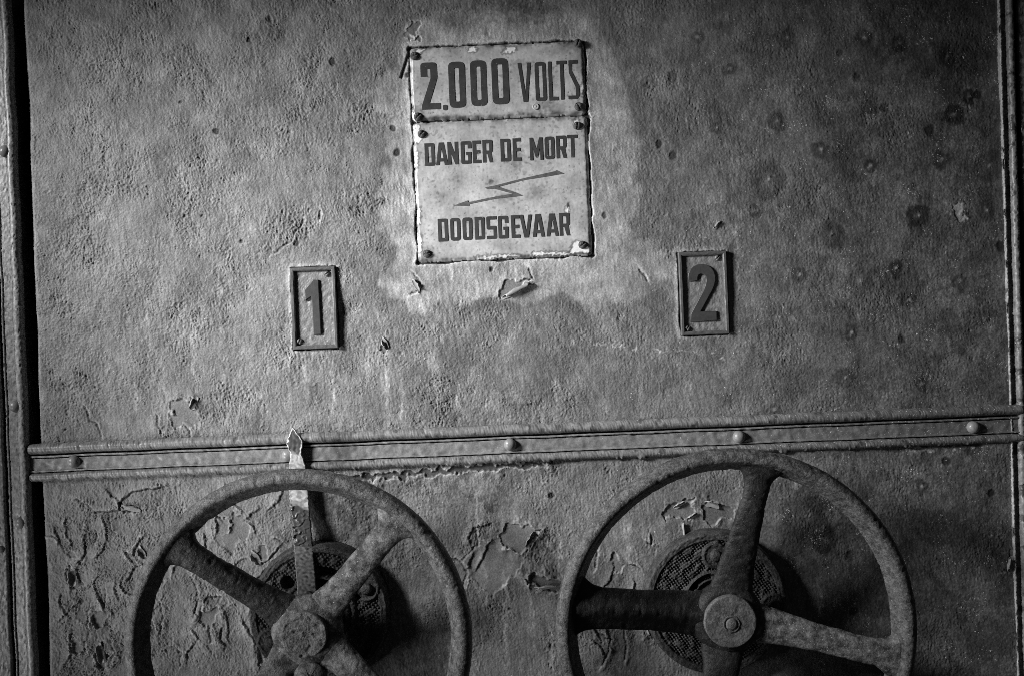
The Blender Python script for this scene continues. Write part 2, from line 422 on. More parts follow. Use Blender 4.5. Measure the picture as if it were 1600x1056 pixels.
    t = np.mod(f * 1.0 + 0.13, 1.0)
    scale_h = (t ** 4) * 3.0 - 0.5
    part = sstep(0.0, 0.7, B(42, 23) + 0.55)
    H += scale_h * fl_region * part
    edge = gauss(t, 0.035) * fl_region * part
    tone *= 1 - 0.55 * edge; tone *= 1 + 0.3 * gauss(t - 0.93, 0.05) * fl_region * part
    # missing coats
    for i, (pts, dep, tf) in enumerate(PATCHES):
        sd = poly_sd(PX + 0.6 * wpx, PY + 0.6 * wpy, pts, 30)
        if sd.min() > 900: continue
        ins = 1 - sstep(-1.3, 0.6, sd)
        lift = 0.8 + 0.5 * math.sin(i * 2.3)
        lip = gauss(np.maximum(sd - 1, 0), 8.0) * (1 - ins) * (sd < 60)
        base = big * 0.8 + 0.12 * b3
        H = H * (1 - ins) + ins * (base - dep) + lip * dep * 0.75 * lift * np.clip(1 + 0.5 * b3, 0.1, 2)
        tone = tone * (1 - ins) + ins * 0.2 * (max(tf, 0.72) if tf > 0.35 else tf)
        tone *= 1 + 0.6 * gauss(sd - 1.2, 1.3)
        speck *= (1 - ins)
    cracks = list(CRACKS)
    if not upper:       # many short curled lips, opening away from the lamp side
        rc = random.Random(12)
        for (cx, cy, rx, ry, num) in [(165, 910, 75, 130, 19), (330, 930, 90, 110, 14), (540, 900, 30, 30, 3), (770, 900, 70, 70, 5), (960, 940, 60, 80, 6), (390, 800, 60, 40, 6)]:
            for _ in range(num):
                x, y = cx + rc.uniform(-rx, rx), cy + rc.uniform(-ry, ry); a = rc.uniform(-1.0, 0.8); L = rc.uniform(12, 40); pts = [(x, y)]
                bend = rc.uniform(-.9, .9)
                for _k in range(4):
                    x += math.sin(a) * L / 4; y -= math.cos(a) * L / 4; a += bend / 3 + rc.uniform(-.35, .35); pts.append((x, y))
                cracks.append(pts)
    for i, pts in enumerate(cracks):
        dd, si = line_sd(PX + 0.22 * wpx, PY + 0.22 * wpy, jag(pts, 0.8, 3, i), 26)
        if dd.min() > 900: continue
        near = dd < 26
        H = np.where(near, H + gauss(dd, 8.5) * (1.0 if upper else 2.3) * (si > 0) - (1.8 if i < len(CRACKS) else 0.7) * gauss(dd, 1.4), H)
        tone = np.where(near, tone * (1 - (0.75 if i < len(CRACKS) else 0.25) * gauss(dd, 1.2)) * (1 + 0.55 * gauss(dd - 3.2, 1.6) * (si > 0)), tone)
    for (sx, sy, r, k) in SPOTS:
        d = np.hypot(PX - sx + (0.32 if r > 9 else 0.15) * wpx, (PY - sy) * (0.9 + 0.15 * math.sin(sx * 1.7)) + (0.32 if r > 9 else 0.15) * wpy)
        if d.min() > 3 * r: continue
        if r > 9:
            ring = sstep(0.1, 0.55, d / r) * (1 - sstep(0.75, 1.25, d / r))
            tone *= np.clip(1 - k * (0.5 * (1 - sstep(0.75, 1.15, d / r)) + 0.6 * ring), .1, 1)
            c = gauss(d, 3.2); H += 0.9 * c; tone += 0.22 * gauss(np.hypot(PX - sx - 1, PY - sy + 1), 2.4)
        else:
            c = 1 - sstep(0.6, 1.15, d / r)
            tone *= 1 - k * c; H -= 1.6 * c * k
    for (sx, y0, y1, wd, k) in STREAKS:
        xc = sx + (PY - y0) * 0.04
        m = gauss(PX - xc + 0.4 * wpx, wd) * sstep(y0 - 8, y0 + 10, PY) * (1 - sstep(y1 - 25, y1 + 8, PY))
        tone *= 1 + k * (1.8 if wd < 6.5 else 1.2) * m * np.clip(1 + 0.35 * B(9, 80, ang=math.radians(92), stretch=2), 0.2, 2)
    # horizontal scratches above the rail and between the wheels
    for (xa, ya, xb, yb, k) in [(895, 535, 1170, 558, 1.5), (690, 627, 850, 632, -.5), (760, 660, 880, 655, .4), (1010, 345, 1140, 312, .4), (380, 552, 455, 560, .5), (1000, 470, 1070, 440, .3),
                                (600, 640, 760, 632, -.3)]:
        dd, si = line_sd(PX + 0.7 * wpx, PY + 0.7 * wpy, [(xa, ya), (xb, yb)], 16)
        if dd.min() > 900: continue
        m = np.where(dd < 16, gauss(dd, 1.8), 0) * sstep(-0.3, 0.6, B(24, 60))
        tone *= 1 + k * m; H += 0.5 * m * (1 if k > 0 else -1)
    # wheel shadows and dim lower right painted in, with some smears
    if not upper:
        for (sx, sy, rx, ry, k) in [(560, 790, 42, 60, .55), (690, 770, 60, 16, .4), (770, 780, 20, 30, .4), (1265, 850, 60, 50, .45), (1290, 760, 60, 24, .45), (1400, 1000, 200, 130, .35), (845, 865, 18, 26, .5), (640, 1010, 50, 50, .4)]:
            d = np.hypot((PX - sx + 4 * wpx) / rx, (PY - sy + 4 * wpy) / ry)
            tone *= 1 - k * (1 - sstep(0.35, 1.25, d))
    else:  # upper end of the wheel shadow painted in, then other darker patches
        for (sx, sy, rx, ry, k) in [(535, 680, 22, 30, .3), (820, 560, 110, 60, .14), (790, 10, 90, 22, .4), (1500, 60, 150, 90, .35), (610, 520, 60, 60, .12)]:
            d = np.hypot((PX - sx + 4 * wpx) / rx, (PY - sy + 4 * wpy) / ry)
            tone *= 1 - k * (1 - sstep(0.35, 1.25, d))
    # seats of the plates: paint built up around them, an open joint along their edges
    if upper:
        for i, r in enumerate(SIGNS + NUMS):
            sd = box_sd(X + 0.10 * wpx, Z + 0.10 * wpy, r)
            near = sd < 40
            gap = (2.2 if i < 2 else 1.2) + (0.9 if i < 2 else 0.3) * B(60, 70 + i)
            rr = 1.0
            if i < 2:
                gap = gap + 1.2 * sstep(r[2] - 6, r[2], X) + 0.8 * (Z < r[1] + 2) + 0.6 * (Z > r[3] - 3)
            hole = 1 - sstep(gap - 0.9, gap + 0.5, sd)
            lip = gauss(np.maximum(sd - gap, 0), 6 if i < 2 else 5) * (1 - hole)
            if i == 0: lip = lip * (Z > r[1] + 4); 
            H = np.where(near, H * (1 - hole) - 4.5 * hole + 1.1 * lip, H)
            tone = np.where(near, tone * (1 + (0.35 if i < 2 else 0.85) * lip * (sd > gap - 0.3)), tone)  # paler lip; on number plates it paints in light the edge catches
            tone = np.where(near & (hole > 0.4), 0.03, tone)
        # gouge beside the upper left sign corner
        sd = poly_sd(PX, PY, [(637, 82), (641, 86), (633, 108), (628, 123), (624, 121), (631, 100)], 20)
        ins = 1 - sstep(-0.8, 0.6, sd); H -= 3.0 * ins; tone = tone * (1 - ins) + 0.03 * ins
    # a drip edge of paint where the sheets run under the rail, and a worn rolled edge at the left
    tone *= 1 + 0.35 * gauss(X - XL, 7) * (1 if upper else 0.6)
    if upper: tone *= 1 + 0.28 * gauss((Z - z0), 22) * sstep(-0.6, 0.6, B(60, 75) + .5)
    H -= 2.5 * gauss(X - XL, 2.2)
    tone *= 1 + (0.05 + 0.06 * right) * B(4.2, 81) + (0.04 + 0.06 * right) * B(8, 82) + 0.05 * right * B(16, 83)
    tone = np.clip(tone, 0.02, 0.75)
    # skirt turning back at the left edge
    Xs = np.concatenate([X[:, :1], X], 1); Zs = np.concatenate([Z[:, :1], Z], 1)
    Ys = np.concatenate([np.full((nz, 1), 46.0), -H], 1)
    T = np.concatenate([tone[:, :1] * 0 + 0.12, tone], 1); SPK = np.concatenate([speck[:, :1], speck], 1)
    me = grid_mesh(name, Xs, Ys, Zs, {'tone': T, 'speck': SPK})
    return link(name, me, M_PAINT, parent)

cabinet = empty('metal_cabinet', (0, 0, 0))
tag(cabinet, 'old grey painted steel cabinet front with blistered peeling paint and riveted trim', 'cabinet')
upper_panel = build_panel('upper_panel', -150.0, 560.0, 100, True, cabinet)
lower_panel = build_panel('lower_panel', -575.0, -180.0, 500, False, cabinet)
upper_panel['label'] = 'upper sheet of the cabinet front, carrying the plates'
lower_panel['label'] = 'lower sheet of the cabinet front, badly flaked at left'

# ------------------------------------------------------------------ trim
def resample(prof, step):
    p = [prof[0]]
    for (a, b), (c, d) in zip(prof[:-1], prof[1:]):
        n = max(1, int(math.hypot(c - a, d - b) / step))
        p += [(a + (c - a) * k / n, b + (d - b) * k / n) for k in range(1, n + 1)]
    return np.array(p)
def arc(cx, r, h0, hh, n=14):
    return [(cx - r * math.cos(math.pi * k / n), h0 + hh * math.sin(math.pi * k / n)) for k in range(n + 1)]

def rail():
    prof = [(0, -4), (0, 2)] + arc(8.2, 8.0, 2, 10) + [(16.4, -3), (18.6, -3), (18.8, 5.8), (21.6, 5.8), (21.8, 0.5), (23.2, 0.5), (23.4, 3.5), (41.6, 3.5), (41.8, 5.5), (44.0, 5.8), (44.2, -2), (46.0, -2)] + arc(52, 6.4, 2, 8) + [(58.6, -4)]
    P = resample(prof, 1.1)                     # (down, height)
    x = np.arange(-757, 788, 1.25)
    n, m = len(x), len(P)
    D = np.tile(P[:, 0], (n, 1)); Hh = np.tile(P[:, 1], (n, 1))
    sh = (n, m)
    bead = ((D < 16.5) | (D > 45.8)).astype(float)
    rib = band(sh, 1.25, 3.6, 901, 0.4, ang=math.radians(20), stretch=4.5)
    soft = band(sh, 1.25, 20, 902); lng = band((n, 1), 1.25, 160, 903)
    flake = band(sh, 1.25, 12, 904)
    chip = sstep(1.5, 1.8, band(sh, 1.25, 24, 907) + 0.5 * flake) * bead
    Hh = Hh + bead * (0.11 * rib + 0.03 * soft) * (Hh > 2.3) + (1 - bead) * (0.22 * soft + 0.1 * flake) * (Hh > 0) - 0.5 * chip * bead * (Hh > 3)
    D = D + 0.2 * lng + 0.10 * flake * (Hh > 0)
    low = (D > 55); D = D + low * np.clip(band((n, 1), 1.25, 40, 905) + 0.5 * band((n, 1), 1.25, 8, 906) - 0.5, 0, 3) * 1.2
    X = np.tile(x[:, None], (1, m)); Z = -134.5 - D
    PX, _ = pix(X, Z)
    tone = 0.215 * (1 + 0.10 * soft + 0.20 * bead * rib) * (1 - 0.45 * sstep(950, 1500, PX)) * (1 - 0.45 * chip)  # darkens to the right, lamp falloff put into the tone
    tone = np.where((P[:, 1] < 1.8)[None, :], 0.05, tone)
    tone *= 1 - 0.45 * gauss(PX - 535, 22)                     # wheel shadow across the rail, painted into the tone
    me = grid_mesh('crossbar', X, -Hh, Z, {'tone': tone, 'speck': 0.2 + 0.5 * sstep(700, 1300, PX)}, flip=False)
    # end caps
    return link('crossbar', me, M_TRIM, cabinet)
crossbar = rail()
crossbar['label'] = 'horizontal moulded rail with two beads and a row of rivets'

def post_left():
    prof = [(-880, 4), (-801, 5), (-799.5, 3), (-799, -42), (-794.8, -42), (-794.6, 1.5), (-792, 1.5), (-791.8, -30), (-787.6, -30), (-787.2, 6), (-773, 7)] + \
           arc(-765.8, 6.8, 6.5, 6) + [(-758.6, -46), (-738, -46)]
    P = resample(prof, 1.3)
    z = np.arange(-590, 590, 2.0); n, m = len(z), len(P)
    sh = (n, m)
    X = np.tile(P[:, 0], (n, 1)); Hh = np.tile(P[:, 1], (n, 1)); Z = np.tile(z[:, None], (1, m))
    lum = band(sh, 2.0, 14, 911); fin = band(sh, 2.0, 6, 912); lng = band((n, 1), 2.0, 150, 913)
    face = (Hh > 0).astype(float)
    Hh = Hh + face * (0.10 * lum + 0.12 * fin); X = X + 0.5 * lng + 0.35 * fin * face
    tone = 0.21 * (1 + 0.16 * lum + 0.14 * fin); tone *= 1 + 0.45 * gauss(X + 765, 5)
    tone = np.where(P[:, 1][None, :] < 0, 0.03, tone)
    return link('corner_post', grid_mesh('corner_post', X, -Hh, Z, {'tone': tone, 'speck': tone * 0 + 0.3}), M_TRIM, cabinet)
def post_right():
    prof = [(-6, -6), (-3.4, -6), (-3.2, 4), (-0.8, 4.2), (-0.2, -1.5), (4, -2.5), (7.5, -1)] + arc(13.5, 5.8, 0, 8) + [(20, -4), (21, -44), (27, -44), (27.6, 1), (90, 3)]
    P = resample(prof, 1.2)
    z = np.arange(-590, 590, 1.6); n, m = len(z), len(P)
    sh = (n, m)
    Z = np.tile(z[:, None], (1, m))
    X = np.tile(P[:, 0], (n, 1)) + 776.5 + 6.2 * Z / 528; Hh = np.tile(P[:, 1], (n, 1))
    lum = band(sh, 1.6, 14, 921); fin = band(sh, 1.6, 5, 922); chip = sstep(1.1, 1.5, band(sh, 1.6, 34, 923, stretch=2, ang=0) + 0.5 * lum)
    face = (P[:, 1] > -5)[None, :]
    Hh = Hh + face * (0.25 * lum + 0.16 * fin) - 1.6 * chip * (P[:, 1] > 3)[None, :]
    X = X + 0.3 * fin * face
    tone = 0.2 * (1 + 0.16 * lum) * (1 - 0.7 * chip)
    tone = np.where(P[:, 1][None, :] < -5, 0.03, tone)
    tone *= 1 + 0.8 * ((P[:, 0] > -3.5) & (P[:, 0] < -0.4))[None, :]
    return link('corner_post', grid_mesh('corner_post', X, -Hh, Z, {'tone': tone, 'speck': tone * 0 + 0.3}), M_TRIM, cabinet)
pl_ = post_left(); pr_ = post_right()
pl_['label'] = 'left corner post with rivets and a deep joint'; pr_['label'] = 'right corner post with chipped bead'

def lathe_mesh(name, prof, n=40, nz=0.0, seed=0, sx=1.0, sz=1.0):
    """prof: (radius, height) mm; axis along -Y"""
    P = np.array(prof); th = np.linspace(0, 2 * math.pi, n, endpoint=False)
    R = P[:, 0][:, None] * (1 + 0 * th)[None, :]; Hh = np.tile(P[:, 1][:, None], (1, n))
    if nz:
        rng = np.random.default_rng(seed); g = rng.standard_normal(R.shape)
        Hh = Hh + nz * g; R = R + nz * 0.6 * np.roll(g, 3, 1) * (R > 1e-3)
    return grid_mesh(name, R * np.cos(th) * sx, -Hh, R * np.sin(th) * sz, wrap_v=True, flip=True)
RIVET = lathe_mesh('rivet', [(9.6, -3), (9.6, 1.5)] + [(9.6 * math.cos(a), 1.5 + 8.5 * math.sin(a)) for a in np.linspace(0, math.pi / 2, 8)[1:-1]] + [(0.05, 10.0)], 28)
RIVET.materials.append(M_RIVET)
def rivet(x, z, h, parent, s=1.0):
    o = bpy.data.objects.new('rivet', RIVET); COL.objects.link(o); o.parent = parent
    o.location = (x * MM, -h * MM, z * MM); o.scale = (s, s, s)
for (px, py) in [(115, 721), (450, 711), (797, 694), (1155, 682), (1521, 667)]:
    x, z = uv(px, py, 6); rivet(x, z, 3.8, crossbar)
for (px, py) in [(8, 237), (24, 634), (33, 816)]:
    x, z = uv(px, py, 8); rivet(x, z, 6.0, pl_, 0.98)
x, z = uv(1, 858, 6); rivet(x, z, 3.0, pl_, 0.6)

# curled flakes of paint standing off the sheets
def flake(px, py, length, width, ang, r, turn, parent, start=-0.6):
    """a strip rolled round an axis at image angle ang; turn = how far it has curled (radians)"""
    n, m = 18, 16; length *= 0.85; width *= 0.8; r *= 0.85
    u = np.linspace(-0.5, 0.5, m); a = np.linspace(start, turn, n)
    rng = random.Random(int(px * 7 + py))
    A, U = np.meshgrid(a, u, indexing='ij')
    taper = 1 - 0.55 * np.abs(U) ** 1.5 - 0.12 * np.sin(U * 9 + rng.random() * 6)
    rr = r * (0.75 + 0.5 * taper) * (1 - 0.12 * (A - start))
    across = rr * np.sin(A) * taper * (width / (2 * r)); out = rr * (1 - np.cos(A)) + 0.6
    along = U * length * (1 - 0.10 * np.maximum(A, 0)) + 2.0 * np.sin(A * 2 + U * 5)
    c, s = math.cos(ang - ROLL), math.sin(ang - ROLL)
    x0, z0 = uv(px, py)
    X = x0 + along * c - across * s; Z = z0 + along * s + across * c
    me = grid_mesh('paint_flake', X, -out, Z)
    o = link('paint_flake', me, M_FLAKE, parent)
    md = o.modifiers.new('thickness', 'SOLIDIFY'); md.thickness = 0.7 * MM
    return o
R = math.radians
flake(808, 455, 62, 12, R(27), 5.0, 3.6, upper_panel)
flake(304, 630, 22, 14, R(70), 6.0, 2.4, upper_panel)
flake(602, 536, 20, 12, R(120), 5.0, 2.2, upper_panel)
flake(115, 902, 30, 16, R(95), 7.0, 2.2, lower_panel)
flake(158, 1020, 36, 12, R(100), 6.0, 2.2, lower_panel)
flake(205, 794, 34, 12, R(-8), 5.0, 2.2, lower_panel)
flake(222, 862, 22, 14, R(120), 6.0, 2.0, lower_panel)
flake(400, 870, 26, 16, R(130), 7.0, 2.0, lower_panel)
flake(1082, 806, 22, 10, R(35), 5.0, 2.2, lower_panel)
flake(1069, 826, 30, 7, R(95), 4.0, 2.8, lower_panel)
flake(1062, 788, 22, 10, R(30), 5.0, 2.2, lower_panel)
flake(1112, 788, 26, 14, R(-12), 7.0, 1.9, lower_panel)
flake(1008, 980, 30, 10, R(-70), 6.0, 2.2, lower_panel)
flake(852, 917, 40, 8, R(8), 4.0, 2.6, lower_panel)
flake(832, 842, 34, 18, R(60), 9.0, 1.7, lower_panel)
flake(1578, 880, 26, 14, R(80), 6.0, 2.2, lower_panel)
flake(1120, 352, 16, 5, R(55), 2.5, 3.0, upper_panel)
flake(650, 447, 24, 10, R(-60), 5.0, 1.8, upper_panel)

# ------------------------------------------------------------------ lettering
def rnd(pts, rad):
    """round the corners of a closed outline; rad: number or per-corner list"""
    out = []; n = len(pts)
    for i in range(n):
        r = rad[i] if isinstance(rad, (list, tuple)) else rad
        p = Vector(pts[i]); a = Vector(pts[i - 1]) - p; b = Vector(pts[(i + 1) % n]) - p
        r = min(r, a.length * 0.45, b.length * 0.45)
        if r <= 0.01: out.append(tuple(p)); continue
        A = p + a.normalized() * r; Bq = p + b.normalized() * r
        for k in range(5):
            t = k / 4
            q = A * (1 - t) ** 2 + p * 2 * t * (1 - t) + Bq * t * t
            out.append((q.x, q.y))
    return out
def glyph(ch, w, h, s, sv=None, thin=False):
    sv = sv or s
    c = s * 0.55
    rect = lambda x0, y0, x1, y1: [(x0, y0), (x1, y0), (x1, y1), (x0, y1)]
    if ch in '0O': return [rnd(rect(0, 0, w, h), s * 0.95), rnd(rect(s, sv, w - s, h - sv), s * 0.22)]
    if ch == 'D': return [rnd(rect(0, 0, w, h), [0, c, c, 0]), rnd(rect(s, sv, w - s, h - sv), 0.4)]
    if ch == '.': return [rnd(rect(0, 0, w, h), w * 0.4)]
    if ch == 'L': return [[(0, 0), (w, 0), (w, sv), (s, sv), (s, h), (0, h)]]
    if ch == 'T': return [[(w / 2 - s / 2, 0), (w / 2 + s / 2, 0), (w / 2 + s / 2, h - sv), (w, h - sv), (w, h), (0, h), (0, h - sv), (w / 2 - s / 2, h - sv)]]
    if ch == 'E': return [[(0, 0), (w, 0), (w, sv), (s, sv), (s, h / 2 - sv / 2), (w * .9, h / 2 - sv / 2), (w * .9, h / 2 + sv / 2), (s, h / 2 + sv / 2), (s, h - sv), (w, h - sv), (w, h), (0, h)]]
    if ch == 'N': return [[(0, 0), (s, 0), (s, h * .52), (w - s, 0), (w, 0), (w, h), (w - s, h), (w - s, h * .48), (s, h), (0, h)]]
    if ch == 'V':
        k = s * 0.62
        return [[(w / 2 - k, 0), (w / 2 + k, 0), (w, h), (w - s, h), (w / 2, h * .22 if not thin else h * .2), (s, h), (0, h)]]
    if ch == 'A':
        k = s * .75; xi = lambda y: s + (w / 2 - k) * y / h
        y1, y2 = h * .16, h * .30
        ya = h * (w / 2 - s) / (w / 2 - k)
        return [[(0, 0), (s, 0), (xi(y1), y1), (w - xi(y1), y1), (w - s, 0), (w, 0), (w / 2 + k, h), (w / 2 - k, h)], [(xi(y2), y2), (w - xi(y2), y2), (w / 2, ya)]]
    if ch == 'M':
        q = s * .85
        return [[(0, 0), (q, 0), (q, h * .58), (w / 2 - s * .28, h * .12), (w / 2 + s * .28, h * .12), (w - q, h * .58), (w - q, 0), (w, 0), (w, h), (w - s, h), (w / 2, h * .48), (s, h), (0, h)]]
    if ch == 'R': return [rnd([(0, 0), (s, 0), (s, h * .38), (w * .46, h * .38), (w - s, 0), (w, 0), (w * .86, h * .43), (w, h * .5), (w, h), (0, h)], [0, 0, 0, 0, 0, 0, .5, c * .6, c, 0]),
                          rnd(rect(s, h * .38 + sv, w - s, h - sv), 0.4)]
    if ch == 'G': return [rnd([(0, 0), (w, 0), (w, h * .52), (w * .5, h * .52), (w * .5, h * .38), (w - s, h * .38), (w - s, sv), (s, sv), (s, h - sv), (w - s, h - sv), (w - s, h * .68), (w, h * .68), (w, h), (0, h)],
                              [c, c, 0, 0, 0, 0, .4, .4, .4, .4, 0, 0, c, c])]
    if ch == 'S' and thin:
        return [rnd([(0, 0), (w * .8, 0), (w, h * .08), (w, h * .33), (w * .40, h * .72), (w * .40, h - sv), (w * .9, h - sv), (w * .9, h), (w * .12, h), (w * .12, h * .68), (w - s, h * .30), (w - s, sv), (0, sv)], 1.2)]
    if ch == 'S': return [rnd([(0, 0), (w, 0), (w, h * .58), (s, h * .58), (s, h - sv), (w, h - sv), (w, h), (0, h), (0, h * .42), (w - s, h * .42), (w - s, sv), (0, sv)],
                              [0, c, c, .4, .4, 0, 0, c, c, .4, .4, 0])]
    if ch == '2': return [rnd([(0, 0), (w, 0), (w, h * .13), (w * .42, h * .13), (w * .88, h * .67), (w * .88, h), (0, h), (0, h * .70), (w * .34, h * .70), (w * .34, h * .86), (w * .52, h * .86), (w * .52, h * .66), (w * .02, h * .10)],
                              [.3, .3, .3, 1, 4, 6, 6, .3, .3, 1.5, 1.5, 2, .5])]
def outline_mesh(name, contours, depth, bevel=0.0, mat=None, parent=None, y=0.0):
    """filled, extruded lettering from outlines given in panel mm (x, z); front at height y+depth"""
    cu = bpy.data.curves.new(name, 'CURVE'); cu.dimensions = '2D'; cu.fill_mode = 'BOTH'
    cu.extrude = depth / 2 * MM; cu.bevel_depth = bevel * MM; cu.bevel_resolution = 2; cu.offset = -bevel * MM
    for c in contours:
        sp = cu.splines.new('POLY'); sp.points.add(len(c) - 1); sp.use_cyclic_u = True
        for p, q in zip(sp.points, c): p.co = (q[0] * MM, q[1] * MM, 0, 1)
    tmp = bpy.data.objects.new('tmp', cu); COL.objects.link(tmp)
    dg = bpy.context.evaluated_depsgraph_get(); dg.update()
    me = bpy.data.meshes.new_from_object(tmp.evaluated_get(dg)); me.name = name
    bpy.data.objects.remove(tmp)
    n = len(me.vertices); co = np.empty(n * 3, np.float32); me.vertices.foreach_get('co', co); co = co.reshape(-1, 3)
    new = np.stack([co[:, 0], -(co[:, 2] + (depth / 2 + y) * MM), co[:, 1]], -1)       # local z towards the camera
    me.vertices.foreach_set('co', new.ravel()); me.update()
    me.materials.clear()
    o = link(name, me, mat, parent)
    return o
def word(spec, hgt, s, sv, thin=False, hh=6.5):
    """spec: (char, x0, x1, ybottom) in photo pixels -> contours on the panel"""
    out = []
    k = (CAM_D - hh) / CAM_D
    for ch, x0, x1, yb, hg in spec:
        ox, oz = uv(x0, yb, hh)
        for c in glyph(ch, (x1 - x0) * k, (hg or hgt) * k, s, sv, thin):
            out.append([(ox + a, oz + b) for a, b in c])
    return out

# ------------------------------------------------------------------ enamel signs
def plate_mesh(name, r, seed, chips, top=3.2, stains=(), radius=7):
    x0, z0, x1, z1 = r
    st = 0.9
    xs = np.arange(x0 - 2, x1 + 2.01, st); zs = np.arange(z0 - 2, z1 + 2.01, st)
    X, Z = np.meshgrid(xs, zs)
    sh = X.shape
    B = lambda wl, k, **kw: band(sh, st, wl, seed + k, **kw)
    cx, cz, hw, hh = (x0 + x1) / 2, (z0 + z1) / 2, (x1 - x0) / 2 - radius, (z1 - z0) / 2 - radius
    nx = X + 0.3 * B(24, 1) + 0.18 * B(8, 13); nz = Z + 0.3 * B(24, 2) + 0.18 * B(8, 14)
    qx = np.abs(nx - cx) - hw; qz = np.abs(nz - cz) - hh
    sd = np.hypot(np.maximum(qx, 0), np.maximum(qz, 0)) + np.minimum(np.maximum(qx, qz), 0) - radius
    H = top + 0.11 * np.clip(B(90, 3), -2, 2) + 0.02 * B(10, 4)
    H -= 3.0 * sstep(-6, 0.5, sd) ** 1.5
    H = np.where(sd > 0.5, -5.0, H)
    PX, PY = pix(X, Z)
    tone = 0.49 * (1 + 0.08 * B(60, 5) + 0.045 * B(18, 6) + 0.03 * B(7, 15) + 0.03 * B(6, 16, ang=math.radians(91), stretch=6))
    tone *= 1 - 0.35 * sstep(1.5, 2.3, B(9, 17) + 0.5 * B(40, 18)) 
    tone *= 1 - 0.42 * gauss(sd + 1.0, 5.0) * np.clip(0.8 + 0.6 * B(25, 7), 0, 1.6)
    pits = sstep(2.3, 2.8, B(5, 8, width=0.3)); tone *= 1 - 0.55 * pits
    for (sx, sy, rx, ry, k) in stains:
        d = np.hypot((PX - sx) / rx + 0.18 * B(9, 9), (PY - sy) / ry + 0.18 * B(9, 10)); tone *= 1 - k * (1 - sstep(0.3, 1.2, d))
    ch = np.zeros(sh)
    for pts in chips:
        c = poly_sd(PX + 0.9 * B(7, 11), PY + 0.9 * B(7, 12), pts, 12); m = 1 - sstep(-0.8, 0.5, c)
        ch = np.maximum(ch, m)
        tone *= 1 - 0.55 * gauss(c - 1.8, 1.3) * (c > 0)
    tone = tone * (1 - ch) + 0.9 * ch
    H -= 0.35 * ch * (H > 0)
    return grid_mesh(name, X, -H, Z, {'tone': np.clip(tone, .03, .93)})

def screw(px, py, h, parent, r=6.5, slot=0.6, mat=M_SCREW, hh=4.2):
    me = lathe_mesh('screw', [(r, -4), (r, 0.6)] + [(r * math.cos(a), 0.6 + hh * math.sin(a)) for a in np.linspace(0, math.pi / 2, 7)[1:-1]] + [(0.05, hh + 0.6)], 26, 0.12, int(px))
    n = len(me.vertices); co = np.empty(n * 3, np.float32); me.vertices.foreach_get('co', co); co = co.reshape(-1, 3)
    c, s = math.cos(slot), math.sin(slot)
    d = np.abs(-co[:, 0] * s + co[:, 2] * c)
    co[:, 1] = np.where((d < r * 0.16 * MM) & (co[:, 1] < -1.0 * MM), co[:, 1] + 1.8 * MM, co[:, 1])
    me.vertices.foreach_set('co', co.ravel()); me.update()
    o = link('screw', me, mat, parent); x, z = uv(px, py, h)
    o.location = (x * MM, -h * MM, z * MM)
    return o

volt = empty('voltage_sign'); tag(volt, 'upper enamel plate reading 2.000 VOLTS in dark letters', 'sign', 'enamel warning plates')
link('plate', plate_mesh('plate', SIGNS[0], 1000, [
    [(731, 76), (738, 74), (745, 77), (742, 82), (733, 82)], [(785, 84), (792, 77), (803, 75), (806, 79), (798, 84)],
    [(642, 90), (650, 80), (664, 78), (656, 84), (646, 92)], [(906, 138), (912, 130), (914, 148), (910, 152)], [(642, 176), (648, 178), (658, 190), (644, 192)],
    [(908, 74), (912, 72), (913, 80)]],
    stains=[(854, 166, 16, 10, .35), (870, 172, 18, 12, .3), (896, 70, 24, 12, .5), (812, 100, 14, 8, .25), (700, 186, 60, 6, .35), (650, 176, 14, 14, .4), (850, 80, 60, 8, .15), (905, 90, 8, 30, .3)]), M_ENAMEL, volt)
outline_mesh('lettering', word([('2', 659, 688.5, 171.3, 73.5), ('.', 692, 699.2, 172.3, 8.6), ('0', 702.4, 728.2, 168.6, 72), ('0', 736.5, 762, 166, 71.5), ('0', 769.8, 796.2, 163.2, 72)], 72, 9.2, 9.6), 0.4, 0, M_LETTER, volt, 3.42)
outline_mesh('lettering', word([('V', 811, 831.8, 159.6, 61.5), ('O', 837.4, 854.6, 158, 61), ('L', 858.4, 873, 157, 61), ('T', 871.6, 887.6, 155.8, 61), ('S', 888.4, 906, 155, 61)], 61, 5.4, 5.6, True), 0.4, 0, M_LETTER, volt, 3.42)
for (px, py, a) in [(648, 88, .4), (903, 68, 1.2), (653, 183, .8), (904, 167, 2.0)]: screw(px, py, 3.6, volt, 6.6, a)
rg = lathe_mesh('punch_mark', [(5.2, -1), (5.0, .5), (4.2, .9), (3.2, .3), (2.2, .2), (1.4, .8), (0.05, 1.0)], 24)
o = link('punch_mark', rg, mat_flat('punch mark', 0.42, .45, .3), volt); x, z = uv(837, 167, 4); o.location = (x * MM, -4.1 * MM, z * MM)

